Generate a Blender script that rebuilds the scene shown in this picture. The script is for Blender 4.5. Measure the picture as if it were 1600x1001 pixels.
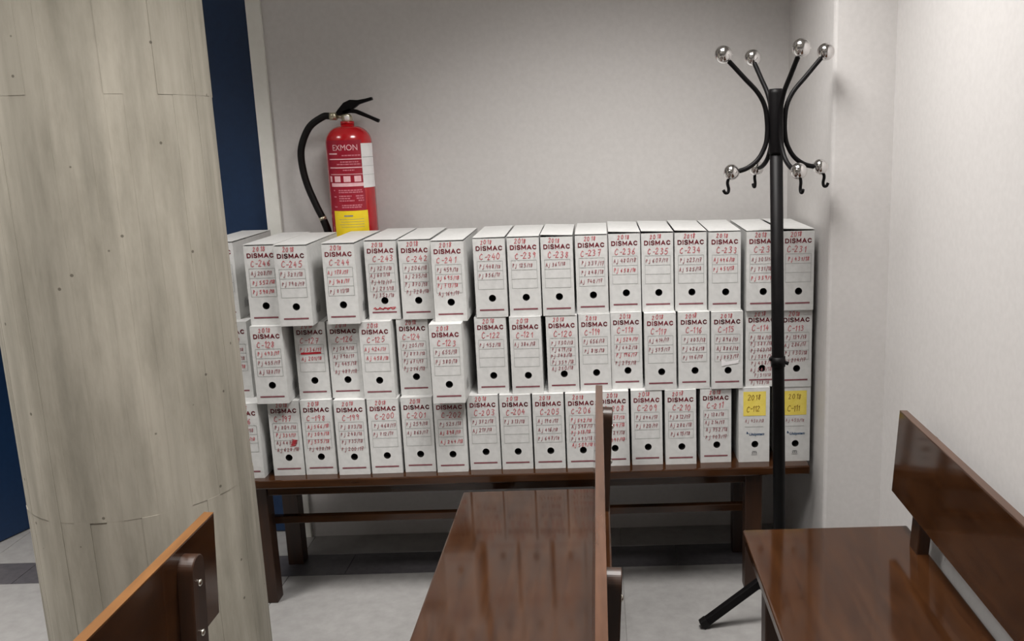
import bpy, bmesh, math, random
from mathutils import Vector, Matrix

for o in list(bpy.data.objects):
    bpy.data.objects.remove(o, do_unlink=True)
scene = bpy.context.scene
C = scene.collection
PI = math.pi

# ------------------------------------------------------------------ camera
F_PX, PPX, PPY = 1420.0, 940.0, 490.0
PITCH, ROLL = math.radians(11.6), math.radians(1.6)
EYE = Vector((0, 0, 1.55))
fw = Vector((0, math.cos(PITCH), -math.sin(PITCH)))
rt = Vector((1, 0, 0))
up = rt.cross(fw)
rt2 = math.cos(ROLL) * rt - math.sin(ROLL) * up
up2 = math.sin(ROLL) * rt + math.cos(ROLL) * up
cam_d = bpy.data.cameras.new('camera')
cam_d.sensor_fit = 'HORIZONTAL'
cam_d.sensor_width = 36.0
cam_d.lens = F_PX / 1600 * 36.0
cam_d.shift_x = (800 - PPX) / 1600
cam_d.shift_y = (PPY - 500.5) / 1600
cam_d.clip_start = 0.02
cam = bpy.data.objects.new('camera', cam_d)
C.objects.link(cam)
m3 = Matrix((rt2, up2, -fw)).transposed()
cam.matrix_world = Matrix.Translation(EYE) @ m3.to_4x4()
scene.camera = cam

# ------------------------------------------------------------------ world / exposure
wd = bpy.data.worlds.new('world')
scene.world = wd
wd.use_nodes = True
wd.node_tree.nodes['Background'].inputs[0].default_value = (0.9, 0.95, 1.0, 1)
wd.node_tree.nodes['Background'].inputs[1].default_value = 0.05
vs = scene.view_settings
vs.view_transform = 'Standard'
vs.look = 'None'
vs.gamma = 1.0
vs.use_curve_mapping = False
vs.exposure = 0.0
LAMP_WATTS = 29.0
LAMP_SPREAD = 120.0
LAMPS = [(0.10, 2.1), (-2.05, 1.95), (-0.85, 0.95), (0.10, -1.6), (-2.05, -1.6), (-4.2, 0.8)]  # third lamp is made up, added to light the pillar's front


# ------------------------------------------------------------------ materials
def hexc(r, g, b):
    f = lambda v: ((v / 255 + 0.055) / 1.055) ** 2.4 if v > 10.3 else v / 255 / 12.92
    return (f(r), f(g), f(b), 1)


def mat(name, col, rough=0.6, metal=0.0, spec=0.5, coat=0.0, emit=None):
    m = bpy.data.materials.new(name)
    m.use_nodes = True
    b = m.node_tree.nodes['Principled BSDF']
    b.inputs['Base Color'].default_value = col if len(col) == 4 else (*col, 1)
    b.inputs['Roughness'].default_value = rough
    b.inputs['Metallic'].default_value = metal
    b.inputs['Specular IOR Level'].default_value = spec
    b.inputs['Coat Weight'].default_value = coat
    b.inputs['Coat Roughness'].default_value = 0.06
    if emit:
        b.inputs['Emission Color'].default_value = (*emit[0], 1)
        b.inputs['Emission Strength'].default_value = emit[1]
    return m


def N(m, t, **kw):
    n = m.node_tree.nodes.new(t)
    for k, v in kw.items():
        if k in n.inputs:
            n.inputs[k].default_value = v
        else:
            setattr(n, k, v)
    return n


def L(m, a, b):
    m.node_tree.links.new(a, b)


def coords(m, scale, kind='Object'):
    tc = N(m, 'ShaderNodeTexCoord')
    mp = N(m, 'ShaderNodeMapping')
    mp.inputs['Scale'].default_value = scale
    L(m, tc.outputs[kind], mp.inputs['Vector'])
    return mp.outputs['Vector']


def noise_mix(m, vec, c1, c2, scale=4, detail=6, lo=0.35, hi=0.65, rough=0.6):
    n = N(m, 'ShaderNodeTexNoise', Scale=scale, Detail=detail, Roughness=rough)
    L(m, vec, n.inputs['Vector'])
    r = N(m, 'ShaderNodeValToRGB')
    r.color_ramp.elements[0].position = lo
    r.color_ramp.elements[1].position = hi
    r.color_ramp.elements[0].color = c1
    r.color_ramp.elements[1].color = c2
    L(m, n.outputs['Fac'], r.inputs['Fac'])
    return r.outputs['Color'], n.outputs['Fac']


def bump(m, fac, strength, dist=0.002):
    b = m.node_tree.nodes['Principled BSDF']
    bn = N(m, 'ShaderNodeBump', Strength=strength, Distance=dist)
    L(m, fac, bn.inputs['Height'])
    L(m, bn.outputs['Normal'], b.inputs['Normal'])


def surf(name, c1, c2, scale, vscale=(1, 1, 1), rough=0.6, bmp=0.1, lo=0.35, hi=0.65, **kw):
    m = mat(name, c1, rough, **kw)
    v = coords(m, vscale)
    col, f = noise_mix(m, v, c1, c2, scale, lo=lo, hi=hi)
    L(m, col, m.node_tree.nodes['Principled BSDF'].inputs['Base Color'])
    if bmp:
        bump(m, f, bmp)
    return m


M = {}
M['wall'] = surf('wall_paint', hexc(201, 198, 196), hexc(206, 203, 201), 60, rough=0.75, bmp=0.04)
M['ceil'] = surf('ceiling_paint', hexc(225, 224, 220), hexc(230, 229, 226), 30, rough=0.85, bmp=0.05)
M['trim'] = surf('trim_paint', hexc(226, 225, 218), hexc(232, 231, 225), 20, rough=0.5, bmp=0.02)
M['blue'] = surf('blue_laminate', hexc(13, 42, 75), hexc(17, 46, 81), 40, rough=0.45, bmp=0.02)
M['tile'] = surf('floor_tile', hexc(138, 136, 134), hexc(153, 151, 149), 22, rough=0.42, bmp=0.05, lo=0.3, hi=0.7)
M['grout'] = surf('grout', hexc(134, 132, 129), hexc(146, 143, 140), 80, rough=0.8)
M['darktile'] = surf('dark_tile', hexc(70, 68, 71), hexc(84, 81, 84), 40, rough=0.45, bmp=0.05)


def wood_mat(name, dark, light, rough, along, coat=0.0):
    m = mat(name, dark, rough, coat=coat)
    sc = {'y': (9, 1.1, 9), 'x': (1.1, 9, 9), 'z': (9, 9, 1.1)}[along]
    v = coords(m, sc)
    c1, f1 = noise_mix(m, v, dark, light, 6, detail=5, lo=0.25, hi=0.8, rough=0.5)
    v2 = coords(m, tuple(s * 0.35 for s in sc))
    n2 = N(m, 'ShaderNodeTexNoise', Scale=3.0, Detail=3.0)
    L(m, v2, n2.inputs['Vector'])
    mix = N(m, 'ShaderNodeMix', data_type='RGBA', blend_type='MULTIPLY')
    mix.inputs[0].default_value = 0.45
    L(m, c1, mix.inputs[6])
    rr = N(m, 'ShaderNodeValToRGB')
    rr.color_ramp.elements[0].position = 0.35
    rr.color_ramp.elements[1].position = 0.7
    rr.color_ramp.elements[0].color = (0.45, 0.4, 0.38, 1)
    L(m, n2.outputs['Fac'], rr.inputs['Fac'])
    L(m, rr.outputs['Color'], mix.inputs[7])
    L(m, mix.outputs[2], m.node_tree.nodes['Principled BSDF'].inputs['Base Color'])
    bump(m, f1, 0.04, 0.001)
    return m


WD, WL = hexc(48, 27, 14), hexc(72, 44, 24)
M['wood'] = wood_mat('varnished_wood', WD, WL, 0.10, 'y')
M['wood_v'] = wood_mat('varnished_wood_upright', hexc(38, 21, 11), hexc(62, 36, 18), 0.42, 'z')
M['wood_edge_dark'] = wood_mat('dark_wood_edge', hexc(72, 50, 38), hexc(98, 70, 54), 0.22, 'y')
M['wood_edge'] = wood_mat('worn_wood_edge', hexc(100, 66, 34), hexc(126, 86, 46), 0.35, 'y')

# board-marked concrete
mc = mat('board_marked_concrete', hexc(170, 165, 150), 0.85)
v = coords(mc, (7, 7, 0.5))
c1, f1 = noise_mix(mc, v, hexc(136, 131, 119), hexc(165, 159, 146), 3, detail=7, lo=0.3, hi=0.7, rough=0.55)
v2 = coords(mc, (2.2, 2.2, 0.55))
c2, f2 = noise_mix(mc, v2, (0.66, 0.655, 0.63, 1), (1, 1, 1, 1), 4.5, detail=6, lo=0.32, hi=0.6, rough=0.7)
mx = N(mc, 'ShaderNodeMix', data_type='RGBA', blend_type='MULTIPLY')
mx.inputs[0].default_value = 0.85
L(mc, c1, mx.inputs[6])
L(mc, c2, mx.inputs[7])
vor = N(mc, 'ShaderNodeTexVoronoi', Scale=15.0, Randomness=1.0)
L(mc, coords(mc, (1, 1, 1)), vor.inputs['Vector'])
pr = N(mc, 'ShaderNodeValToRGB')
pr.color_ramp.elements[0].position = 0.045
pr.color_ramp.elements[1].position = 0.06
pr.color_ramp.elements[0].color = (0.25, 0.23, 0.2, 1)
pr.color_ramp.elements[1].color = (1, 1, 1, 1)
L(mc, vor.outputs['Distance'], pr.inputs['Fac'])
mx2 = N(mc, 'ShaderNodeMix', data_type='RGBA', blend_type='MULTIPLY')
mx2.inputs[0].default_value = 0.8
L(mc, mx.outputs[2], mx2.inputs[6])
L(mc, pr.outputs['Color'], mx2.inputs[7])
L(mc, mx2.outputs[2], mc.node_tree.nodes['Principled BSDF'].inputs['Base Color'])
bump(mc, f1, 0.2, 0.003)
M['concrete'] = mc

M['card'] = surf('white_cardboard', hexc(199, 199, 197), hexc(209, 209, 207), 45, rough=0.55, bmp=0.03)
M['gap_shade'] = surf('lid_gap_shade', hexc(60, 52, 46), hexc(80, 70, 62), 30, rough=0.9, bmp=0)  # dark brown stands in for shade under the lids
M['hole'] = surf('hole_shade', hexc(22, 20, 19), hexc(30, 27, 25), 30, rough=0.9, bmp=0)
M['print'] = surf('maroon_print', hexc(92, 14, 30), hexc(120, 22, 38), 90, rough=0.6, bmp=0)
M['stripe'] = surf('stripe_print', hexc(118, 66, 74), hexc(136, 80, 88), 60, rough=0.6, bmp=0)
M['line'] = surf('table_print', hexc(140, 143, 140), hexc(152, 154, 150), 60, rough=0.6, bmp=0)
M['ink_red'] = surf('red_ink', hexc(184, 76, 84), hexc(200, 98, 104), 70, rough=0.6, bmp=0)
M['ink_dark'] = surf('dark_red_ink', hexc(146, 84, 90), hexc(164, 106, 110), 70, rough=0.6, bmp=0)
M['ink_bold'] = surf('bold_red_ink', hexc(172, 22, 40), hexc(186, 40, 52), 70, rough=0.6, bmp=0)
M['ink_brown'] = surf('brown_ink', hexc(140, 104, 30), hexc(156, 116, 40), 70, rough=0.6, bmp=0)
M['blue_print'] = surf('blue_print', hexc(24, 62, 100), hexc(34, 74, 112), 60, rough=0.6, bmp=0)
M['grey_print'] = surf('grey_print', hexc(130, 130, 130), hexc(150, 150, 150), 60, rough=0.6, bmp=0)
M['yellow'] = surf('yellow_paper', hexc(226, 204, 84), hexc(234, 214, 104), 30, rough=0.6, bmp=0.02)
M['white_paper'] = surf('white_paper', hexc(226, 224, 224), hexc(234, 232, 232), 30, rough=0.55, bmp=0.02)
M['black_metal'] = surf('black_painted_metal', hexc(9, 8, 9), hexc(15, 13, 14), 30, rough=0.5, bmp=0.02, spec=0.15)
M['chrome'] = surf('chrome', hexc(215, 213, 212), hexc(228, 226, 225), 8, rough=0.09, bmp=0, metal=1.0)
M['bolt'] = surf('bolt_steel', hexc(225, 222, 210), hexc(235, 232, 222), 8, rough=0.2, bmp=0, metal=1.0)
M['red'] = surf('red_enamel', hexc(176, 12, 22), hexc(188, 18, 28), 10, rough=0.22, bmp=0, coat=0.6)
M['red_label'] = surf('red_label', hexc(150, 16, 40), hexc(160, 22, 46), 20, rough=0.4, bmp=0)
M['pink_print'] = surf('pale_print', hexc(232, 178, 184), hexc(240, 196, 200), 60, rough=0.5, bmp=0)
M['pinkdim'] = surf('dim_print', hexc(200, 110, 124), hexc(212, 126, 138), 60, rough=0.5, bmp=0)
M['yellow_label'] = surf('yellow_label', hexc(236, 204, 24), hexc(244, 214, 40), 20, rough=0.4, bmp=0)
M['rubber'] = surf('black_rubber', hexc(11, 10, 10), hexc(17, 15, 14), 40, rough=0.5, bmp=0.03, spec=0.25)
M['brass'] = surf('pale_brass', hexc(190, 184, 160), hexc(206, 200, 178), 20, rough=0.3, bmp=0, metal=0.7)
M['lamp_body'] = surf('lamp_housing', hexc(225, 225, 222), hexc(232, 232, 230), 20, rough=0.5, bmp=0)
M['diffuser'] = mat('lamp_diffuser', (0.95, 0.95, 0.93, 1), 0.5, emit=((1.0, 0.955, 0.90), 2.0))


# ------------------------------------------------------------------ mesh helpers
def link(name, me, material=None, parent=None, loc=(0, 0, 0), rot=(0, 0, 0)):
    if material and not me.materials:
        me.materials.append(material)
    o = bpy.data.objects.new(name, me)
    C.objects.link(o)
    o.location = loc
    o.rotation_euler = rot
    if parent:
        o.parent = parent
    return o


def mesh_of(name, bm, smooth=False):
    me = bpy.data.meshes.new(name)
    bmesh.ops.recalc_face_normals(bm, faces=bm.faces)
    bm.to_mesh(me)
    bm.free()
    if smooth:
        for p in me.polygons:
            p.use_smooth = True
    return me


def raw_mesh(name, verts, faces):
    me = bpy.data.meshes.new(name)
    me.from_pydata(verts, [], faces)
    me.update()
    return me


def add_box(bm, x0, x1, y0, y1, z0, z1, bev=0.0):
    r = bmesh.ops.create_cube(bm, size=1.0)
    vs_ = r['verts']
    bmesh.ops.scale(bm, vec=(x1 - x0, y1 - y0, z1 - z0), verts=vs_)
    bmesh.ops.translate(bm, vec=((x0 + x1) / 2, (y0 + y1) / 2, (z0 + z1) / 2), verts=vs_)
    if bev:
        es = {e for v_ in vs_ for e in v_.link_edges}
        bmesh.ops.bevel(bm, geom=list(es), offset=bev, segments=2, profile=0.5, affect='EDGES')


def box_mesh(name, *a, bev=0.0):
    bm = bmesh.new()
    add_box(bm, *a, bev=bev)
    return mesh_of(name, bm)


def tube_mesh(name, pts, rad, seg=10, closed_ends=True, res=6):
    """round tube along a Catmull-Rom path"""
    P = [Vector(p) for p in pts]
    path = []
    if len(P) > 2 and res > 1:
        for i in range(len(P) - 1):
            p0, p1, p2, p3 = P[max(i - 1, 0)], P[i], P[i + 1], P[min(i + 2, len(P) - 1)]
            for k in range(res):
                t = k / res
                path.append(0.5 * ((2 * p1) + (p2 - p0) * t + (2 * p0 - 5 * p1 + 4 * p2 - p3) * t * t
                                   + (3 * p1 - p0 - 3 * p2 + p3) * t ** 3))
        path.append(P[-1])
    else:
        path = P
    verts, faces = [], []
    t0 = (path[1] - path[0]).normalized()
    n = t0.orthogonal().normalized()
    for i, p in enumerate(path):
        t = (path[min(i + 1, len(path) - 1)] - path[max(i - 1, 0)]).normalized()
        n = (n - n.dot(t) * t).normalized()
        b = t.cross(n)
        r = rad(i / (len(path) - 1)) if callable(rad) else rad
        for k in range(seg):
            a = 2 * PI * k / seg
            verts.append(p + r * (math.cos(a) * n + math.sin(a) * b))
    for i in range(len(path) - 1):
        for k in range(seg):
            a, b_ = i * seg + k, i * seg + (k + 1) % seg
            faces.append((a, b_, b_ + seg, a + seg))
    faces.append(tuple(range(seg))[::-1])
    faces.append(tuple(range((len(path) - 1) * seg, len(path) * seg)))
    me = raw_mesh(name, verts, faces)
    for p in me.polygons:
        p.use_smooth = len(p.vertices) == 4
    return me


def lathe_mesh(name, prof, seg=32, smooth=True):
    verts, faces = [], []
    for r, z in prof:
        for k in range(seg):
            a = 2 * PI * k / seg
            verts.append((r * math.cos(a), r * math.sin(a), z))
    for i in range(len(prof) - 1):
        for k in range(seg):
            a, b = i * seg + k, i * seg + (k + 1) % seg
            faces.append((a, b, b + seg, a + seg))
    faces.append(tuple(range(seg))[::-1])
    faces.append(tuple(range((len(prof) - 1) * seg, len(prof) * seg)))
    me = raw_mesh(name, verts, faces)
    for p in me.polygons:
        p.use_smooth = smooth and len(p.vertices) == 4
    return me


def sphere_mesh(name, r, seg=24, squash=1.0):
    bm = bmesh.new()
    bmesh.ops.create_uvsphere(bm, u_segments=seg, v_segments=seg // 2, radius=r)
    bmesh.ops.scale(bm, vec=(1, 1, squash), verts=bm.verts)
    return mesh_of(name, bm, True)


def text_mesh(name, s, width, height, bold=0.0, shear=0.0):
    """built-in font turned into a flat mesh, fitted to width x height, centred on the origin, in XZ"""
    cu = bpy.data.curves.new(name, 'FONT')
    cu.body = s
    cu.offset = bold
    cu.shear = shear
    cu.resolution_u = 3
    o = bpy.data.objects.new(name, cu)
    C.objects.link(o)
    dg = bpy.context.evaluated_depsgraph_get()
    me = bpy.data.meshes.new_from_object(o.evaluated_get(dg))
    bpy.data.objects.remove(o, do_unlink=True)
    bpy.data.curves.remove(cu)
    xs = [v_.co.x for v_ in me.vertices]
    ys = [v_.co.y for v_ in me.vertices]
    cx, cy = (min(xs) + max(xs)) / 2, (min(ys) + max(ys)) / 2
    sx, sy = width / (max(xs) - min(xs)), height / (max(ys) - min(ys))
    for v_ in me.vertices:
        v_.co = ((v_.co.x - cx) * sx, 0, (v_.co.y - cy) * sy)
    me.name = name
    return me


def empty(name, label, cat, loc=(0, 0, 0), rz=0.0, group=None):
    o = bpy.data.objects.new(name, None)
    o.empty_display_size = 0.1
    C.objects.link(o)
    o.location = loc
    o.rotation_euler = (0, 0, rz)
    o['label'] = label
    o['category'] = cat
    if group:
        o['group'] = group
    return o


def structure(o, label, cat):
    o['kind'] = 'structure'
    o['label'] = label
    o['category'] = cat
    return o


# ------------------------------------------------------------------ the room
WALL_Y, RIGHT_X, PIER_X, PIER_Y, CEIL = 3.345, 0.872, 0.692, 2.72, 2.75
LEFT_X, FRONT_Y = -5.2, -4.2
DOOR_L, DOOR_R, DOOR_TOP = -2.43, -1.216, 2.25

floor = structure(link('floor', box_mesh('floor', LEFT_X, 1.3, FRONT_Y, 5.6, -0.06, -0.004), M['grout']),
                  'pale grey tiled floor with a dark tile strip near the back wall', 'floor')
STRIP0, STRIP1 = 3.02, 3.185
TS = 0.6


def tile_mesh(w, d):
    return box_mesh('tile', 0, w, 0, d, -0.02, 0.0, bev=0.0012)


tm = tile_mesh(TS - 0.002, TS - 0.002)
x = -3.55
cols = []
while x < 1.0:
    cols.append(x)
    x += TS
for cxi in cols:
    for k in range(7):
        y0 = STRIP0 - (k + 1) * TS
        link('tile', tm, M['tile'], floor, (cxi, y0, 0))
dm = tile_mesh(TS - 0.002, STRIP1 - STRIP0 - 0.002)
bmm = tile_mesh(TS - 0.002, 0.40)
for cxi in cols:
    link('dark_tile', dm, M['darktile'], floor, (cxi + 0.2, STRIP0, 0))
    link('tile', bmm, M['tile'], floor, (cxi, STRIP1, 0))

structure(link('ceiling', box_mesh('ceiling', LEFT_X, 1.3, FRONT_Y, 5.6, CEIL, CEIL + 0.1), M['ceil']),
          'white flat ceiling above the benches', 'ceiling')
bm = bmesh.new()
add_box(bm, DOOR_R, 1.3, WALL_Y, WALL_Y + 0.15, -0.02, CEIL)
add_box(bm, LEFT_X, DOOR_L, WALL_Y, WALL_Y + 0.15, -0.02, CEIL)
add_box(bm, DOOR_L, DOOR_R, WALL_Y, WALL_Y + 0.15, DOOR_TOP, CEIL)
structure(link('wall_back', mesh_of('wall_back', bm), M['wall']),
          'off-white back wall behind the stacked archive boxes', 'wall')
structure(link('wall_right', box_mesh('wall_right', RIGHT_X, RIGHT_X + 0.15, FRONT_Y, PIER_Y + 0.05, -0.02, CEIL), M['wall']),
          'off-white side wall behind the wooden bench with a backrest', 'wall')
structure(link('wall_pier', box_mesh('wall_pier', PIER_X, 1.2, PIER_Y, WALL_Y + 0.02, -0.02, CEIL, bev=0.010), M['wall']),
          'off-white square pier in the corner behind the coat rack', 'wall')
structure(link('wall_left', box_mesh('wall_left', LEFT_X - 0.15, LEFT_X, FRONT_Y, 5.6, -0.02, CEIL), M['wall']),
          'off-white far side wall of the waiting room', 'wall')
structure(link('wall_front', box_mesh('wall_front', LEFT_X, 1.3, FRONT_Y - 0.15, FRONT_Y, -0.02, CEIL), M['wall']),
          'off-white wall opposite the stacked archive boxes', 'wall')
structure(link('wall_corridor', box_mesh('wall_corridor', LEFT_X, 1.3, 5.5, 5.6, -0.02, CEIL), M['wall']),
          'off-white corridor wall beyond the blue doors', 'wall')

# door frame and blue double door
bm = bmesh.new()
add_box(bm, DOOR_R, DOOR_R + 0.052, WALL_Y - 0.012, WALL_Y + 0.15, 0, DOOR_TOP + 0.05, bev=0.003)
add_box(bm, DOOR_L - 0.052, DOOR_L, WALL_Y - 0.012, WALL_Y + 0.15, 0, DOOR_TOP + 0.05, bev=0.003)
add_box(bm, DOOR_L, DOOR_R, WALL_Y - 0.012, WALL_Y + 0.15, DOOR_TOP, DOOR_TOP + 0.05, bev=0.003)
structure(link('trim_1', mesh_of('trim_1', bm), M['trim']), 'white painted frame around the blue double door', 'door frame')
LEAF = (DOOR_R - DOOR_L) / 2 - 0.004


def door_leaf(name, label, hinge, ang):
    d = structure(bpy.data.objects.new(name, None), label, 'door')
    C.objects.link(d)
    d.location = hinge
    d.rotation_euler = (0, 0, ang)
    link('leaf', box_mesh('leaf', 0, LEAF, 0, 0.042, 0.004, DOOR_TOP - 0.004, bev=0.002), M['blue'], d)
    link('edge_strip', box_mesh('edge_strip', LEAF, LEAF + 0.003, 0, 0.042, 0.004, DOOR_TOP - 0.004), M['trim'], d)
    h = link('handle', tube_mesh('handle', [(LEAF - 0.07, -0.05, 1.02), (LEAF - 0.18, -0.05, 1.02)], 0.009), M['chrome'], d)
    link('rose', tube_mesh('rose', [(LEAF - 0.07, 0.0, 1.02), (LEAF - 0.07, -0.052, 1.02)], 0.012), M['chrome'], h)
    return d


d1 = door_leaf('door_1', 'closed blue door leaf between the round pillar and the white frame', (DOOR_R - 0.002, WALL_Y + 0.05, 0), PI)
for ch in d1.children_recursive:
    if ch.name.startswith(('leaf', 'edge')):
        ch.location.y -= 0.042
door_leaf('door_2', 'blue door leaf standing open beyond the round pillar', (-2.415, WALL_Y + 0.012, 0), math.radians(71))

# round board-marked concrete pillar
random.seed(5)
PC, PR = Vector((-1.148, 2.14)), 0.252
NB = 44
tiers = [(0.0, 0.72), (0.72, 1.645), (1.645, CEIL)]
verts, faces = [], []
for (z0, z1) in tiers:
    for k in range(NB):
        off = random.uniform(-0.0007, 0.0007)
        if random.random() < 0.22:
            off -= 0.0011
        r = PR + off
        a0, a1 = 2 * PI * k / NB, 2 * PI * (k + 1) / NB
        ns = 4
        base = len(verts)
        for q in range(ns + 1):
            a = a0 + (a1 - a0) * q / ns
            verts += [(r * math.cos(a), r * math.sin(a), z0), (r * math.cos(a), r * math.sin(a), z1)]
        for q in range(ns):
            b = base + 2 * q
            faces.append((b, b + 2, b + 3, b + 1))
        # board edges and ends turned inward
        ri = PR - 0.02
        i0 = len(verts)
        verts += [(ri * math.cos(a0), ri * math.sin(a0), z0), (ri * math.cos(a0), ri * math.sin(a0), z1),
                  (ri * math.cos(a1), ri * math.sin(a1), z0), (ri * math.cos(a1), ri * math.sin(a1), z1)]
        l0 = base
        l1 = base + 2 * ns
        faces += [(i0, l0, l0 + 1, i0 + 1), (l1, i0 + 2, i0 + 3, l1 + 1)]
        faces.append(tuple([base + 2 * q + 1 for q in range(ns + 1)] + [i0 + 3, i0 + 1]))
        faces.append(tuple([base + 2 * q for q in range(ns + 1)][::-1] + [i0, i0 + 2]))
pil = link('wall_pillar', raw_mesh('wall_pillar', verts, faces), M['concrete'], None, (PC.x, PC.y, 0))
structure(pil, 'round board-marked concrete pillar beside the stacked boxes', 'pillar')


# ------------------------------------------------------------------ ceiling lamps
hb = bmesh.new()
add_box(hb, -0.31, 0.31, -0.31, 0.31, -0.02, 0.0)
for sgn in (-1, 1):
    add_box(hb, sgn * 0.30 - 0.01, sgn * 0.30 + 0.01, -0.31, 0.31, -0.095, -0.02)
    add_box(hb, -0.29, 0.29, sgn * 0.30 - 0.01, sgn * 0.30 + 0.01, -0.095, -0.02)
hm = mesh_of('housing', hb)
dm_ = box_mesh('diffuser', -0.285, 0.285, -0.285, 0.285, -0.028, -0.022)
lx_me = box_mesh('louvre', -0.0015, 0.0015, -0.29, 0.29, -0.092, -0.034)
ly_me = box_mesh('louvre', -0.29, 0.29, -0.0015, 0.0015, -0.092, -0.034)
for (lx, ly) in LAMPS:
    e = empty('ceiling_lamp', 'square white louvred lamp fixed flat to the white ceiling, all alike', 'lamp',
              (lx, ly, CEIL), group='square ceiling lamps')
    link('housing', hm, M['lamp_body'], e)
    link('diffuser', dm_, M['diffuser'], e)
    ld_ = bpy.data.lights.new('lamp_light', 'AREA')
    ld_.shape, ld_.size, ld_.energy, ld_.color = 'SQUARE', 0.56, LAMP_WATTS, (1.0, 0.975, 0.95)
    ld_.spread = math.radians(LAMP_SPREAD)
    lo_ = bpy.data.objects.new('lamp_light', ld_)
    C.objects.link(lo_)
    lo_.parent = e
    lo_.location = (0, 0, -0.097)
    for q in range(1, 5):
        link('louvre', lx_me, M['lamp_body'], e, (-0.29 + 0.116 * q, 0, 0))
        link('louvre', ly_me, M['lamp_body'], e, (0, -0.29 + 0.116 * q, 0))


# ------------------------------------------------------------------ benches
def bench(label, L_, loc, rz, back=True, posts=(), inset=0.14, legs=None, edge='wood_edge_dark'):
    b = empty('wooden_bench', label, 'bench', loc, rz)
    h = L_ / 2
    depth = 0.455 if back else 0.40
    W, V = M['wood'], M['wood_v']
    link('seat', box_mesh('seat', 0, depth, -h, h, 0.420, 0.450, bev=0.005), W, b)
    lg = legs or (-h + inset + 0.03, h - inset - 0.03)
    lw = 0.0285
    for ly in lg:
        link('leg', box_mesh('leg', 0.028, 0.083, ly - lw, ly + lw, 0.0, 0.421, bev=0.003), V, b)
        link('leg', box_mesh('leg', 0.305, 0.36, ly - lw, ly + lw, 0.0, 0.421, bev=0.003), V, b)
        link('side_rail', box_mesh('side_rail', 0.083, 0.305, ly - 0.016, ly + 0.016, 0.365, 0.421, bev=0.003), V, b)
    link('apron', box_mesh('apron', 0.036, 0.056, lg[0] + lw, lg[1] - lw, 0.384, 0.421, bev=0.002), W, b)
    link('apron', box_mesh('apron', 0.325, 0.345, lg[0] + lw, lg[1] - lw, 0.384, 0.421, bev=0.002), W, b)
    link('stretcher', box_mesh('stretcher', 0.083, 0.108, lg[0] - lw, lg[1] + lw, 0.263, 0.288, bev=0.002), W, b)
    if back:
        rec = math.radians(3.4)
        bk = link('backrest', box_mesh('backrest', 0, 0.021, -h, h, 0, 0.229, bev=0.002), W, b, (0.408, 0, 0.552), (0, rec, 0))
        link('top_edge', box_mesh('top_edge', 0.0005, 0.0205, -h, h, 0.2285, 0.2305), M[edge], bk)
        for py in posts:
            # upright with a rounded head, bolted to the rear of the backrest
            bm = bmesh.new()
            hw, n = 0.028, 10
            prof = [(-hw, 0.0), (hw, 0.0), (hw, 0.292)]
            for q in range(1, n):
                a = PI * q / n
                prof.append((hw * math.cos(a), 0.292 + 0.028 * math.sin(a)))
            prof.append((-hw, 0.292))
            fr = [bm.verts.new((0, p, z)) for p, z in prof]
            f = bm.faces.new(fr)
            ex = bmesh.ops.extrude_face_region(bm, geom=[f])
            bmesh.ops.translate(bm, vec=(0.032, 0, 0), verts=[g for g in ex['geom'] if isinstance(g, bmesh.types.BMVert)])
            bmesh.ops.bevel(bm, geom=list(bm.edges), offset=0.002, segments=1, affect='EDGES')
            po = link('post', mesh_of('post', bm), V, b, (0.4195, py, 0.440), (0, rec, 0))
            for bz in (0.155, 0.262):
                bo = sphere_mesh('bolt', 0.0075, 12, 0.5)
                link('bolt', bo, M['bolt'], po, (0.033, 0.0, bz), (0, PI / 2, 0))
    return b


# bench under the boxes: local +x runs towards the back wall, local +y towards the pillar
BOX_BENCH_L = 2.0
bx_c = 0.667 - BOX_BENCH_L / 2
bench('long wooden bench without backrest carrying the rows of archive boxes', BOX_BENCH_L, (bx_c, 2.80, 0), PI / 2,
      back=False, legs=(-(0.487 - bx_c), -(-1.152 - bx_c)))
BL = 2.26
bench('wooden bench with backrest, free of the walls, square to the box-laden bench', BL, (-0.446, 2.665 - BL / 2, 0), 0,
      posts=(0.98, 0.0, -0.98))
bench('wooden bench with backrest along the off-white side wall, next to the coat rack', BL, (0.373, 2.34 - BL / 2, 0), 0,
      posts=(0.98, 0.0, -0.98))
bench('wooden bench with backrest whose end stands close before the round concrete pillar', BL, (-1.268, 1.79 - BL / 2, 0), 0,
      posts=(0.98, 0.0, -0.98), edge='wood_edge')

# ------------------------------------------------------------------ archive boxes
BW, BD, BH = 0.1015, 0.35, 0.2535
HOLE_R, HOLE_X, HOLE_Z = 0.0115, 0.003, 0.0615
FY = -BD / 2
EPS = 0.0006


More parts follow.
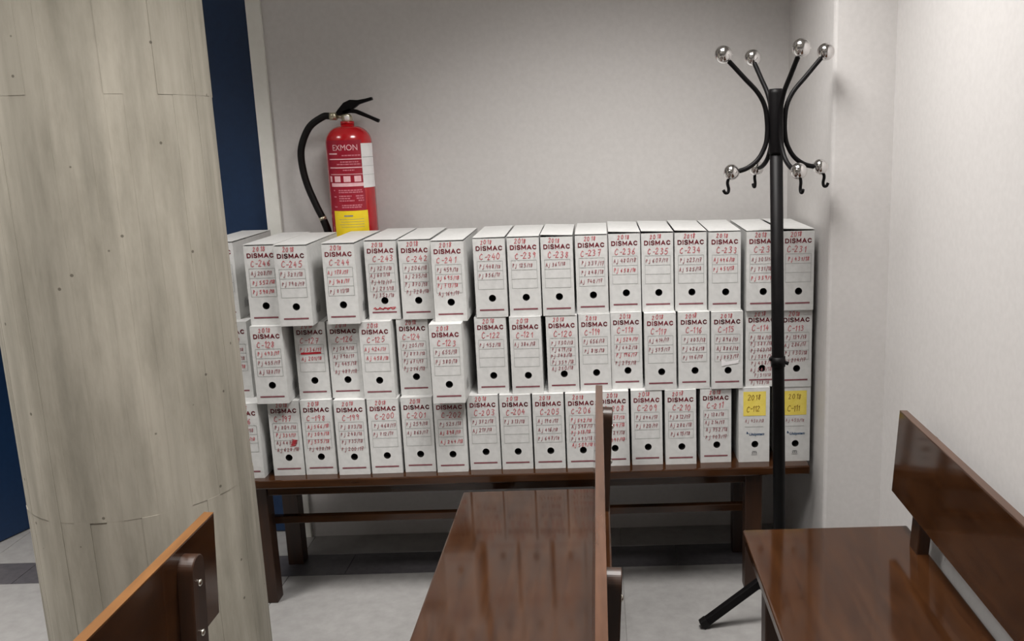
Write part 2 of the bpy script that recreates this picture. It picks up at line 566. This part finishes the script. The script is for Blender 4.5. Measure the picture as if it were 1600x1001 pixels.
def box_body(w):
    """open-topped carton with a round finger hole in its front"""
    bm = bmesh.new()
    hw, t = w / 2, 0.003
    n = 24
    outer, inner, back = [], [], []
    for k in range(n):
        a = 2 * PI * (k + 0.5) / n
        cx_, sz_ = math.cos(a), math.sin(a)
        inner.append(bm.verts.new((HOLE_X + HOLE_R * cx_, FY, HOLE_Z + HOLE_R * sz_)))
        s = 1 / max(abs(cx_), abs(sz_)) * 0.030
        outer.append(bm.verts.new((HOLE_X + s * cx_, FY, HOLE_Z + s * sz_)))
    for k in range(n):
        j = (k + 1) % n
        bm.faces.new((inner[k], inner[j], outer[j], outer[k]))
    # square ring around the hole is filled by six panels
    x0, x1 = HOLE_X - 0.030, HOLE_X + 0.030
    z0, z1 = HOLE_Z - 0.030, HOLE_Z + 0.030

    def quad(a, b, c, d):
        bm.faces.new([bm.verts.new(p) for p in (a, b, c, d)])
    quad((-hw, FY, 0), (hw, FY, 0), (hw, FY, z0), (-hw, FY, z0))
    quad((-hw, FY, z1), (hw, FY, z1), (hw, FY, BH), (-hw, FY, BH))
    quad((-hw, FY, z0), (x0, FY, z0), (x0, FY, z1), (-hw, FY, z1))
    quad((x1, FY, z0), (hw, FY, z0), (hw, FY, z1), (x1, FY, z1))
    # small corner pieces between the 24-gon projection and the square
    for sx in (-1, 1):
        for sz in (-1, 1):
            c = Vector((HOLE_X + sx * 0.03, FY, HOLE_Z + sz * 0.03))
            near = sorted(outer, key=lambda v_: (v_.co - c).length)[:2]
            if min((v_.co - c).length for v_ in near) > 1e-5:
                bm.faces.new([near[0], bm.verts.new(c), near[1]])
    by = BD / 2
    quad((-hw, FY, 0), (-hw, FY, BH), (-hw, by, BH), (-hw, by, 0))
    quad((hw, FY, 0), (hw, by, 0), (hw, by, BH), (hw, FY, BH))
    quad((-hw, by, 0), (-hw, by, BH), (hw, by, BH), (hw, by, 0))
    quad((-hw, FY, 0), (-hw, by, 0), (hw, by, 0), (hw, FY, 0))
    bmesh.ops.remove_doubles(bm, verts=bm.verts, dist=1e-5)
    me = bpy.data.meshes.new('body')
    bm.to_mesh(me)
    bm.free()
    return me


body_me = box_body(BW)
body_me.materials.append(M['card'])
lid_me = box_mesh('lid', -BW / 2, BW / 2, FY, BD / 2, 0, 0.0018)
lid_me.materials.append(M['card'])
gap_shade_me = box_mesh('gap_shade_strip', -BW / 2 + 0.003, BW / 2 - 0.003, FY + 0.003, FY + 0.005, BH - 0.05, BH - 0.001)  # dark strip painting the shade seen through the lid gap
gap_shade_me.materials.append(M['gap_shade'])
# finger hole: short closed sleeve, near-black to paint in the shade inside
n = 20
hv, hf = [], []
for k in range(n):
    a = 2 * PI * k / n
    for yy in (FY + 0.0002, FY + 0.03):
        hv.append((HOLE_X + HOLE_R * math.cos(a), yy, HOLE_Z + HOLE_R * math.sin(a)))
for k in range(n):
    j = (k + 1) % n
    hf.append((2 * k, 2 * k + 1, 2 * j + 1, 2 * j))
hf.append(tuple(2 * k + 1 for k in range(n)))
hole_me = raw_mesh('finger_hole', hv, hf)
hole_me.materials.append(M['hole'])
# ring (eyelet) edge
# heavy block capitals, each given as (width, strokes) on a unit-high cell
CAPS = {
    'D': (0.86, [[(0, 0), (0, 1), (.45, 1), (.75, .85), (.86, .5), (.75, .15), (.45, 0), (0, 0)]]),
    'I': (0.0, [[(0, 0), (0, 1)]]),
    'S': (0.72, [[(.70, .84), (.52, 1), (.2, 1), (.02, .84), (.04, .64), (.24, .54), (.52, .47), (.70, .34), (.70, .14), (.52, 0), (.18, 0), (0, .16)]]),
    'M': (1.0, [[(0, 0), (0, 1), (.5, .22), (1.0, 1), (1.0, 0)]]),
    'A': (0.94, [[(0, 0), (.47, 1), (.94, 0)], [(.18, .3), (.76, .3)]]),
    'C': (0.82, [[(.82, .78), (.64, .96), (.4, 1), (.12, .84), (0, .5), (.12, .16), (.4, 0), (.64, .04), (.82, .22)]]),
}
nv, nf = [], []


def ribbon(pts, w):
    for (ax, az), (bx_, bz) in zip(pts, pts[1:]):
        d = Vector((bx_ - ax, bz - az)).normalized()
        nx, nz, ex_, ez_ = -d.y * w / 2, d.x * w / 2, d.x * w * 0.42, d.y * w * 0.42
        b = len(nv)
        nv.extend([(ax - ex_ + nx, 0, az - ez_ + nz), (ax - ex_ - nx, 0, az - ez_ - nz),
                   (bx_ + ex_ - nx, 0, bz + ez_ - nz), (bx_ + ex_ + nx, 0, bz + ez_ + nz)])
        nf.append((b, b + 1, b + 2, b + 3))


cap_h, cap_gap, pen = 0.0120, 0.0057, 0.0033
cx0 = -(sum(CAPS[c][0] for c in 'DISMAC') * cap_h + 5 * cap_gap) / 2
for c in 'DISMAC':
    for st in CAPS[c][1]:
        ribbon([(cx0 + px * cap_h, (pz - 0.5) * cap_h) for px, pz in st], pen)
    cx0 += CAPS[c][0] * cap_h + cap_gap
name_me = raw_mesh('printed_name', nv, nf)
name_me.materials.append(M['print'])


def flat_rects(name, rects, y):
    vv, ff = [], []
    for (x0, x1, z0, z1) in rects:
        b = len(vv)
        vv += [(x0, y, z0), (x1, y, z0), (x1, y, z1), (x0, y, z1)]
        ff.append((b, b + 1, b + 2, b + 3))
    return raw_mesh(name, vv, ff)


ZT = lambda f: BH * (1 - f)
lw_ = 0.0005
rows_z = [ZT(0.285), ZT(0.405), ZT(0.52), ZT(0.64)]
tx0, tx1 = -0.040, 0.041
tr = [(tx0, tx1, z - lw_, z + lw_) for z in rows_z] + [(tx0 - lw_, tx0 + lw_, rows_z[3], rows_z[0]), (tx1 - lw_, tx1 + lw_, rows_z[3], rows_z[0])]
table_me = flat_rects('printed_table', tr, FY - EPS)
table_me.materials.append(M['line'])
stripe_me = flat_rects('printed_stripe', [(-0.039, 0.039, ZT(0.917), ZT(0.897))], FY - EPS)
stripe_me.materials.append(M['stripe'])
sp = []
random.seed(3)
for k in range(9):
    sp.append((-0.13 + k * 0.005, -0.1275 + k * 0.005, 0.03, 0.03 + random.uniform(0.02, 0.045)))
sv = flat_rects('side_print', sp, 0)
for v_ in sv.vertices:
    v_.co = (BW / 2 + EPS, v_.co.x, v_.co.z)
sv.materials.append(M['grey_print'])

# hand-drawn stroke letters (unit height 1, width about 0.6)
G = {
    '0': [[(.3, 1), (.08, .75), (.05, .35), (.25, 0), (.48, .2), (.52, .7), (.3, 1)]],
    '1': [[(.12, .75), (.32, 1), (.3, 0)]],
    '2': [[(.06, .8), (.25, 1), (.5, .8), (.3, .4), (.05, .02), (.55, .05)]],
    '3': [[(.08, .92), (.35, 1), (.48, .78), (.22, .55), (.5, .35), (.38, .05), (.05, .06)]],
    '4': [[(.3, 1), (.05, .4), (.55, .42)], [(.42, .7), (.4, 0)]],
    '5': [[(.52, .98), (.14, .96), (.1, .58), (.4, .6), (.5, .28), (.3, 0), (.04, .08)]],
    '6': [[(.45, 1), (.12, .6), (.08, .2), (.3, 0), (.5, .25), (.35, .48), (.1, .35)]],
    '7': [[(.05, .95), (.52, 1), (.25, 0)], [(.14, .5), (.45, .52)]],
    '8': [[(.45, .85), (.25, 1), (.1, .8), (.45, .35), (.3, 0), (.07, .2), (.48, .82)]],
    '9': [[(.48, .8), (.25, 1), (.08, .72), (.28, .5), (.48, .78), (.4, 0)]],
    'C': [[(.55, .82), (.32, 1), (.06, .6), (.1, .15), (.35, 0), (.58, .14)]],
    '-': [[(.08, .45), (.5, .48)]],
    '/': [[(.08, -.1), (.42, 1.05)]],
    'P': [[(.1, 0), (.12, 1), (.42, .9), (.42, .6), (.14, .5)]],
    'j': [[(.3, .65), (.3, -.15), (.1, -.38), (0, -.2)], [(.3, .88), (.34, .92)]],
    'A': [[(.02, 0), (.28, 1), (.52, 0)], [(.12, .4), (.44, .4)]],
    'T': [[(.02, 1), (.55, 1)], [(.28, 1), (.26, 0)]],
    'o': [[(.25, .6), (.06, .4), (.1, .05), (.35, 0), (.45, .35), (.25, .6)]],
    'm': [[(.04, 0), (.06, .6), (.22, .55), (.25, 0)], [(.25, .5), (.45, .55), (.5, 0)]],
    ' ': [],
}


class Hand:
    """collects handwritten strokes as thin ribbons on a box front"""

    def __init__(self, rnd):
        self.v, self.f, self.r = [], [], rnd

    def stroke(self, pts, w, y):
        for (ax, az), (bx_, bz) in zip(pts, pts[1:]):
            d = Vector((bx_ - ax, bz - az))
            if d.length < 1e-6:
                continue
            d.normalize()
            nx, nz = -d.y * w / 2, d.x * w / 2
            ex, ez = d.x * w * 0.35, d.y * w * 0.35
            b = len(self.v)
            self.v += [(ax - ex + nx, y, az - ez + nz), (ax - ex - nx, y, az - ez - nz),
                       (bx_ + ex - nx, y, bz + ez - nz), (bx_ + ex + nx, y, bz + ez + nz)]
            self.f.append((b, b + 1, b + 2, b + 3))

    def write(self, s, x, z, h, adv, w, y, slant=0.12):
        r = self.r
        tilt = r.uniform(-0.03, 0.05)
        x0 = x
        for ch in s:
            sc = h * r.uniform(0.88, 1.12)
            dz = r.uniform(-0.06, 0.06) * h + (x - x0) * tilt
            for st in G.get(ch, []):
                pts = [(x + (px + pz * slant + r.uniform(-.03, .03)) * sc * 0.9,
                        z + dz + (pz + r.uniform(-.03, .03)) * sc) for px, pz in st]
                self.stroke(pts, w, y)
            x += adv * r.uniform(0.9, 1.1) * (0.6 if ch in ' 1/-j' else 1)
        return x

    def mesh(self, name):
        return raw_mesh(name, self.v, self.f)


ROWS = [
    # (row word, base z, [(centre x, front y, code, entries, extra)])
    ('top', 0.962, [
        (-1.243, 2.945, 'C-247', 2, 's'), (-1.066, 2.838, 'C-246', 3, ''), (-0.962, 2.806, 'C-245', 2, 's'), (-0.815, 2.818, 'C-244', 3, 's'),
        (-0.698, 2.872, 'C-243', 5, 'u'), (-0.588, 2.86, 'C-242', 4, ''), (-0.475, 2.812, 'C-241', 4, 's'), (-0.352, 2.860, 'C-240', 2, 'g'),
        (-0.244, 2.860, 'C-239', 1, ''), (-0.137, 2.856, 'C-238', 1, 'o'), (-0.027, 2.868, 'C-237', 3, ''), (0.079, 2.890, 'C-236', 2, 'o'),
        (0.184, 2.880, 'C-235', 1, 'o'), (0.290, 2.872, 'C-234', 2, 'o'), (0.396, 2.858, 'C-233', 2, ''), (0.513, 2.845, 'C-232', 3, 'g'),
        (0.622, 2.835, 'C-231', 1, 'o')]),
    ('middle', 0.706, [
        (-1.210, 2.900, 'C-129', 3, ''), (-1.066, 2.818, 'C-128', 3, 's'), (-0.943, 2.862, 'C-127', 2, 'b'), (-0.836, 2.862, 'C-126', 4, ''),
        (-0.728, 2.842, 'C-125', 2, ''), (-0.614, 2.874, 'C-124', 4, ''), (-0.491, 2.770, 'C-123', 2, 's'), (-0.361, 2.862, 'C-122', 1, ''),
        (-0.247, 2.852, 'C-121', 1, ''), (-0.131, 2.858, 'C-120', 5, ''), (-0.026, 2.863, 'C-119', 2, ''), (0.079, 2.878, 'C-118', 4, ''),
        (0.187, 2.850, 'C-117', 2, ''), (0.296, 2.854, 'C-116', 3, ''), (0.401, 2.846, 'C-115', 3, 'w'), (0.513, 2.858, 'C-114', 6, ''),
        (0.622, 2.845, 'C-113', 4, '')]),
    ('bottom', 0.450, [
        (-1.174, 2.828, 'C-196', 2, 's'), (-1.046, 2.845, 'C-197', 4, 'k'), (-0.940, 2.846, 'C-198', 4, ''), (-0.829, 2.836, 'C-199', 4, ''),
        (-0.722, 2.840, 'C-200', 2, ''), (-0.612, 2.845, 'C-201', 2, ''), (-0.505, 2.835, 'C-202', 3, ''), (-0.398, 2.849, 'C-203', 2, ''),
        (-0.291, 2.844, 'C-204', 1, ''), (-0.184, 2.842, 'C-205', 3, ''), (-0.077, 2.839, 'C-206', 5, ''), (0.030, 2.849, 'C-208', 4, ''),
        (0.139, 2.852, 'C-209', 2, ''), (0.250, 2.847, 'C-210', 3, ''), (0.365, 2.855, 'C-211', 4, ''), (0.490, 2.850, 'C-112', 1, 'y'),
        (0.622, 2.847, 'C-111', 1, 'y')]),
]
COUNT = ['no', 'one line', 'two lines', 'three lines', 'four lines', 'five lines', 'six lines']
EXTRA = {'u': ', red scrawl', 'b': ', thick red bar', 'w': ', torn white patch', 'k': ', red scribble', 'o': '', 's': '', 'g': '', '': ''}
for rowname, bz, items in ROWS:
    for i, (cx_, fy, code, cnt, ex) in enumerate(items):
        rnd = random.Random(hash(rowname[0]) % 7 * 0 + i * 31 + len(rowname) * 977)
        yel = 'y' in ex
        if yel:
            lab = 'white archive box with yellow label, ' + ('the end one of the bottom row by the pier' if i == 16 else 'next to box C-211 in the bottom row')
        else:
            lab = 'white archive box marked %s, %s below%s, %s row' % (code, COUNT[cnt], EXTRA[ex], rowname)
        yaw = math.radians(rnd.uniform(-0.5, 0.5))
        root = empty('archive_box', lab, 'box', (cx_, fy + BD / 2, bz), yaw, 'archive boxes stacked on the bench')
        link('body', body_me, None, root)
        link('finger_hole', hole_me, None, root)
        if 'o' in ex:
            ld = link('lid', lid_me, None, root, (0, 0.0, BH + 0.0035), (math.radians(-0.55), math.radians(rnd.uniform(1.7, 2.4)), 0))
        elif 'g' in ex:
            ld = link('lid', lid_me, None, root, (0, 0.0, BH + 0.002), (math.radians(-0.3), math.radians(-0.7), 0))
        else:
            ld = link('lid', lid_me, None, root, (0, 0.0, BH + (0.0022 if rowname == 'top' else 0.0003)), (math.radians(-0.3) if rowname == 'top' else 0, math.radians(rnd.uniform(-0.3, 0.5)) if rowname == 'top' else 0, 0))
        if rowname == 'top':
            link('gap_shade_strip', gap_shade_me, None, root)
        if 's' in ex:
            link('side_print', sv, None, root)
        def note(txt, x_, z_, h_, adv, w_, y_, ink, nm='handwritten_line'):
            hh = Hand(rnd)
            hh.write(txt, x_, z_, h_, adv, w_, y_)
            link(nm, hh.mesh(nm), M[ink], root)

        y1, y2 = FY - EPS * 1.6, FY - EPS * 2.2
        if yel:
            yl = link('paper_label', flat_rects('paper_label', [(-0.036, 0.038, ZT(0.37), ZT(0.045))], FY - EPS), M['yellow'], root)
            note('2018', -0.022, ZT(0.155), 0.017, 0.0125, 0.0017, FY - EPS * 2, 'ink_brown', 'handwritten_year')
            note(code, -0.026, ZT(0.315), 0.019, 0.0125, 0.0017, FY - EPS * 2, 'ink_brown', 'handwritten_code')
            note('Aj 4%d/18' % rnd.randint(10, 99), -0.030, ZT(0.455), 0.010, 0.0085, 0.0012, y1, 'ink_dark')
            link('printed_line', flat_rects('printed_line', [(-0.03, 0.03, ZT(0.522), ZT(0.517))], FY - EPS), M['line'], root)
            lg = link('printed_logo', text_mesh('printed_logo', 'Unisystem', 0.050, 0.0125, bold=0.03, shear=0.35), M['blue_print'], root,
                      (0.009, FY - EPS, ZT(0.625)))
            link('logo_mark', text_mesh('logo_mark', '^', 0.008, 0.008, bold=0.05, shear=-0.3), M['blue_print'], root,
                 (-0.021, FY - EPS, ZT(0.600)))
            em = [(-0.007 + 0.006 * k, -0.003 + 0.006 * k, ZT(0.885), ZT(0.865) + 0.003 * (k % 2)) for k in range(3)]
            em += [(-0.009, 0.010, ZT(0.905), ZT(0.897)), (-0.006, 0.008, ZT(0.86), ZT(0.85))]
            link('printed_emblem', flat_rects('printed_emblem', em, FY - EPS), M['grey_print'], root)
            continue
        link('printed_name', name_me, None, root, (0.0, FY - EPS, ZT(0.122)))
        link('printed_table', table_me, None, root)
        link('printed_stripe', stripe_me, None, root)
        yr = '2018'
        note(yr, -0.024 + rnd.uniform(-.004, .004), ZT(0.070), 0.0135, 0.0112, 0.0018, y1, 'ink_red', 'handwritten_year')
        note(code, -0.032 + rnd.uniform(-.004, .006), ZT(0.262), 0.0185, 0.0150, 0.0019, y1, 'ink_red', 'handwritten_code')
        pitch = 0.0300 if cnt <= 3 else 0.0255 if cnt == 4 else 0.0215
        dark = rnd.random() < 0.5
        for k in range(cnt):
            z = rows_z[0] - 0.0215 - k * pitch
            num = '%s %d/%s' % (rnd.choice(['Pj', 'Pj', 'Aj']), rnd.randint(112, 899), rnd.choice(['18', '18', '17']))
            note(num, -0.036 + rnd.uniform(-.002, .004), z, 0.0115, 0.0098, 0.0017, y1, 'ink_dark' if dark or rnd.random() < 0.4 else 'ink_red')
        if cnt == 6:
            note('Pj 511/18', -0.022, ZT(0.865), 0.010, 0.0085, 0.0013, y1, 'ink_dark')
            note('Pj 938/18', -0.034, ZT(0.965), 0.010, 0.0088, 0.0013, y1, 'ink_dark')
        bold = Hand(rnd)
        if ex == 'u':
            pts = [(-0.034 + 0.07 * t / 14, ZT(0.858) + 0.0035 * math.sin(t * 1.9)) for t in range(15)]
            bold.stroke(pts, 0.0028, y2)
            bold.stroke([(-0.03, ZT(0.872)), (0.036, ZT(0.842))], 0.002, y2)
        if ex == 'b':
            for q in range(3):
                bold.stroke([(-0.033, ZT(0.405) + q * 0.0018), (0.031, ZT(0.398) + q * 0.0018)], 0.003, y2)
        if ex == 'k':
            pts = [(0.012 + 0.017 * (t % 2) + 0.001 * t, ZT(0.60) + 0.0028 * t) for t in range(9)]
            bold.stroke(pts, 0.0024, y2)
        if bold.v:
            link('marker_scrawl', bold.mesh('marker_scrawl'), M['ink_bold'], root)
        if ex == 'w':
            pv = [(-0.018, y2, ZT(0.70)), (-0.004, y2, ZT(0.69)), (0.010, y2, ZT(0.68)), (0.036, y2, ZT(0.665)), (0.037, y2, ZT(0.62)),
                  (0.016, y2, ZT(0.635)), (-0.004, y2, ZT(0.64)), (-0.019, y2, ZT(0.61))]
            link('torn_patch', raw_mesh('torn_patch', pv, [tuple(range(8))]), M['white_paper'], root)

# ------------------------------------------------------------------ fire extinguisher
EX, EY, ER = -0.872, 3.258, 0.0795
ext = empty('fire_extinguisher', 'red fire extinguisher with black hose hung on the back wall above the boxes', 'fire extinguisher', (EX, EY, 0))
prof = [(0.0, 1.120), (0.068, 1.120), (0.075, 1.126), (ER, 1.138), (ER, 1.520)]
for q in range(1, 9):
    a = PI / 2 * q / 8
    prof.append((0.024 + (ER - 0.024) * math.cos(a), 1.520 + 0.058 * math.sin(a)))
prof += [(0.022, 1.592), (0.0, 1.592)]
link('cylinder', lathe_mesh('cylinder', prof, 48), M['red'], ext)
link('neck_ring', lathe_mesh('neck_ring', [(0, 1.584), (0.024, 1.584), (0.024, 1.594), (0, 1.594)], 24), M['red'], ext)
link('valve', lathe_mesh('valve', [(0, 1.592), (0.017, 1.592), (0.019, 1.598), (0.019, 1.610), (0.013, 1.618), (0, 1.618)], 20), M['brass'], ext)
VA = math.radians(15)           # the labels face the room at this angle
gd = Vector((math.sin(VA), -math.cos(VA), 0))


def curved_rects(name, rects, r):
    """rects in (angle0, angle1, z0, z1) degrees on the cylinder"""
    vv, ff = [], []
    for a0, a1, z0, z1 in rects:
        n_ = max(1, int(abs(a1 - a0) / 6) + 1)
        b = len(vv)
        for q in range(n_ + 1):
            a = math.radians(a0 + (a1 - a0) * q / n_) + VA
            for z in (z0, z1):
                vv.append((r * math.sin(a), -r * math.cos(a), z))
        for q in range(n_):
            ff.append((b + 2 * q, b + 2 * q + 2, b + 2 * q + 3, b + 2 * q + 1))
    return raw_mesh(name, vv, ff)


def curved_text(name, s, w, h, ang, z, r, bold):
    me = text_mesh(name, s, w, h, bold)
    for v_ in me.vertices:
        a = math.radians(ang) + VA + v_.co.x / r
        v_.co = (r * math.sin(a), -r * math.cos(a), z + v_.co.z)
    return me


lab = link('main_label', curved_rects('main_label', [(-70, 31, 1.235, 1.530)], ER + 0.0007), M['red_label'], ext)
link('lettering', curved_text('lettering', 'EXMON', 0.088, 0.020, -12, 1.505, ER + 0.0014, 0.0), M['pink_print'], lab)
pr_ = [(-58, -32, 1.4820, 1.4865), (-58, 28, 1.4640, 1.4675), (-58, 28, 1.4350, 1.4385), (-58, 30, 1.4130, 1.4150),
       (-58, 31, 1.372, 1.384)]
for a0 in (-62, -45, -20, 6):
    pr_.append((a0, a0 + (8 if a0 == -62 else 17), 1.388, 1.408))
link('printed_panel', curved_rects('printed_panel', pr_, ER + 0.0014), M['pink_print'], lab)
random.seed(11)
pd = []
for (z, a0, a1) in ((1.476, -20, 26), (1.454, -25, 20), (1.446, -35, 24), (1.426, -20, 8), (1.357, -36, 22), (1.350, -36, 24), (1.337, -36, -4), (1.337, 6, 26),
                    (1.329, -36, -8), (1.329, 8, 26), (1.321, -36, 2), (1.321, 12, 27), (1.305, -30, 20), (1.298, -30, 18), (1.357, -52, -46), (1.335, -52, -44), (1.30, -52, -44)):
    a = a0
    while a < a1:
        w_ = random.uniform(3, 9)
        pd.append((a, min(a + w_, a1), z, z + 0.0042))
        a += w_ + 1.2
link('small_print', curved_rects('small_print', pd, ER + 0.0014), M['pinkdim'], lab)['kind'] = 'stuff'
yl = link('yellow_label', curved_rects('yellow_label', [(-56, 34, 1.178, 1.288)], ER + 0.0018), M['yellow_label'], ext)
ylp = [(-26, -4, 1.268, 1.273)] + [(-40 + 4 * (k % 2), 22, 1.258 - 0.009 * k, 1.2592 - 0.009 * k) for k in range(4)]
for pz_ in ylp:
    link('small_print', curved_rects('small_print', [pz_], ER + 0.0024), M['grout'], yl)
tg = link('inspection_tag', curved_rects('inspection_tag', [(28, 74, 1.366, 1.518)], ER + 0.0018), M['white_paper'], ext)
link('ruled_line', curved_rects('ruled_line', [(30, 72, 1.470, 1.4715), (30, 72, 1.44, 1.4408), (30, 72, 1.41, 1.4108)], ER + 0.0024), M['line'], tg)
# levers
def bar(name, pts, w, t, m, parent):
    """flat bar along a path in the x-z plane"""
    bm = bmesh.new()
    prev = None
    for i, (px, pz) in enumerate(pts):
        a = pts[max(i - 1, 0)]
        b = pts[min(i + 1, len(pts) - 1)]
        d = Vector((b[0] - a[0], b[1] - a[1])).normalized()
        nx, nz = -d.y * t[i] / 2, d.x * t[i] / 2
        ring = [bm.verts.new((px + nx, -w / 2, pz + nz)), bm.verts.new((px + nx, w / 2, pz + nz)),
                bm.verts.new((px - nx, w / 2, pz - nz)), bm.verts.new((px - nx, -w / 2, pz - nz))]
        if prev:
            for k in range(4):
                bm.faces.new((prev[k], prev[(k + 1) % 4], ring[(k + 1) % 4], ring[k]))
        else:
            bm.faces.new(ring)
        prev = ring
    bm.faces.new(prev[::-1])
    bmesh.ops.recalc_face_normals(bm, faces=bm.faces)
    bmesh.ops.bevel(bm, geom=list(bm.edges), offset=0.0012, segments=1, affect='EDGES')
    return link(name, mesh_of(name, bm), m, parent)


bar('lever', [(-0.032, 1.620), (-0.018, 1.628), (0.003, 1.642), (0.022, 1.652), (0.045, 1.658), (0.072, 1.664), (0.094, 1.6695)], 0.020,
    [0.012, 0.024, 0.036, 0.032, 0.015, 0.011, 0.010], M['black_metal'], ext)
bar('carry_handle', [(-0.012, 1.624), (0.012, 1.630), (0.034, 1.627), (0.055, 1.618), (0.080, 1.607), (0.112, 1.592)], 0.020,
    [0.012, 0.016, 0.014, 0.013, 0.011, 0.012], M['black_metal'], ext)
g = link('gauge', lathe_mesh('gauge', [(0, 0), (0.0125, 0), (0.0135, 0.003), (0.0135, 0.009), (0.0105, 0.012), (0, 0.012)], 20), M['brass'], ext,
         gd * 0.014 + Vector((0, 0, 1.605)), (PI / 2, 0, VA))
link('gauge_face', lathe_mesh('gauge_face', [(0, 0.0121), (0.009, 0.0121), (0.009, 0.0125), (0, 0.0125)], 16), M['white_paper'], g)
hp = [(-0.915, 1.612), (-0.936, 1.614), (-0.958, 1.611), (-1.006, 1.579), (-1.038, 1.520), (-1.046, 1.464), (-1.035, 1.385), (-1.008, 1.305), (-0.989, 1.259)]
hose = link('hose', tube_mesh('hose', [(px - EX, 0.005, pz) for px, pz in hp], 0.0122, 12), M['rubber'], ext)
link('hose_fitting', tube_mesh('hose_fitting', [(-0.060, 0.005, 1.6125), (-0.036, 0.005, 1.6125)], 0.0135, 16), M['brass'], hose)
link('outlet_pipe', tube_mesh('outlet_pipe', [(-0.037, 0.005, 1.6125), (0.0, 0.0, 1.6125)], 0.008, 12), M['brass'], hose)
link('nozzle_ring', tube_mesh('nozzle_ring', [(-0.1185, 0.005, 1.262), (-0.1145, 0.005, 1.252)], 0.0135, 14), M['brass'], hose)
link('nozzle', tube_mesh('nozzle', [(-0.1145, 0.005, 1.252), (-0.105, 0.005, 1.222), (-0.099, 0.005, 1.195)], 0.0132, 14), M['rubber'], hose)
link('bracket', box_mesh('bracket', -0.02, 0.02, 0.070, WALL_Y - EY, 1.45, 1.50, bev=0.002), M['black_metal'], ext)

# ------------------------------------------------------------------ coat rack
rack = empty('coat_rack', 'black metal coat rack with chrome ball ends in front of the pier', 'coat rack', (0.5385, 2.62, 0))
rack.rotation_euler = (0, math.radians(-1.15), 0)
link('pole', tube_mesh('pole', [(0, 0, 0.12), (0, 0, 1.62)], 0.0185, 20), M['black_metal'], rack)
link('collar', lathe_mesh('collar', [(0, 1.462), (0.0205, 1.462), (0.0215, 1.468), (0.0215, 1.630), (0.018, 1.642), (0, 1.643)], 24), M['black_metal'], rack)
link('hub', lathe_mesh('hub', [(0, 0.11), (0.022, 0.11), (0.024, 0.118), (0.024, 0.225), (0.0195, 0.232), (0, 0.232)], 24), M['black_metal'], rack)
bm = bmesh.new()
add_box(bm, 0, 0.285, -0.012, 0.012, -0.0125, 0.0125, bev=0.002)
bmesh.ops.rotate(bm, cent=(0, 0, 0), matrix=Matrix.Rotation(math.radians(34.5), 3, 'Y'), verts=bm.verts)
bmesh.ops.translate(bm, vec=(0.012, 0, 0.180), verts=bm.verts)
foot_me = mesh_of('foot', bm)
bm = bmesh.new()
add_box(bm, 0.268, 0.292, -0.0135, 0.0135, -0.0145, 0.0145, bev=0.003)
bmesh.ops.rotate(bm, cent=(0, 0, 0), matrix=Matrix.Rotation(math.radians(34.5), 3, 'Y'), verts=bm.verts)
bmesh.ops.translate(bm, vec=(0.012, 0, 0.180), verts=bm.verts)
tip_me = mesh_of('foot_tip', bm)
for k in range(3):
    a = math.radians(184.5 + 120 * k)
    f = link('foot', foot_me, M['black_metal'], rack, (0, 0, 0), (0, 0, a))
    link('foot_tip', tip_me, M['rubber'], f)
A0 = 14.5
arm_pts = [(0.145, 1.726), (0.124, 1.705), (0.092, 1.672), (0.055, 1.634), (0.034, 1.596), (0.0275, 1.555), (0.0275, 1.520), (0.034, 1.486), (0.056, 1.450), (0.090, 1.427), (0.128, 1.418)]
arm_me = tube_mesh('arm', [(r, 0, z) for r, z in arm_pts], 0.0068, 12)
arm_me.materials.append(M['black_metal'])
kn_me = sphere_mesh('knob', 0.0245, 28)
kn_me.materials.append(M['chrome'])
kl_me = sphere_mesh('knob', 0.0225, 28)
kl_me.materials.append(M['chrome'])
hk_me = tube_mesh('hook', [(0.138, 0, 1.414), (0.150, 0, 1.392), (0.147, 0, 1.372), (0.150, 0, 1.362), (0.158, 0, 1.362), (0.163, 0, 1.370)], 0.0045, 10)
hk_me.materials.append(M['black_metal'])
for k in range(4):
    a = math.radians(A0 + 90 * k)
    arm = link('arm', arm_me, None, rack, (0, 0, 0), (0, 0, a))
    link('knob', kn_me, None, arm, (0.155, 0, 1.738))
    link('knob', kl_me, None, arm, (0.138, 0, 1.418))
    link('hook', hk_me, None, arm)
cl = link('clamp', lathe_mesh('clamp', [(0, 0.838), (0.0215, 0.838), (0.0215, 0.868), (0, 0.868)], 24), M['black_metal'], rack)
link('clamp_screw', tube_mesh('clamp_screw', [(-0.026, -0.004, 0.8625), (0.0, 0, 0.856), (0.030, -0.006, 0.846)], 0.0055, 10), M['black_metal'], cl)
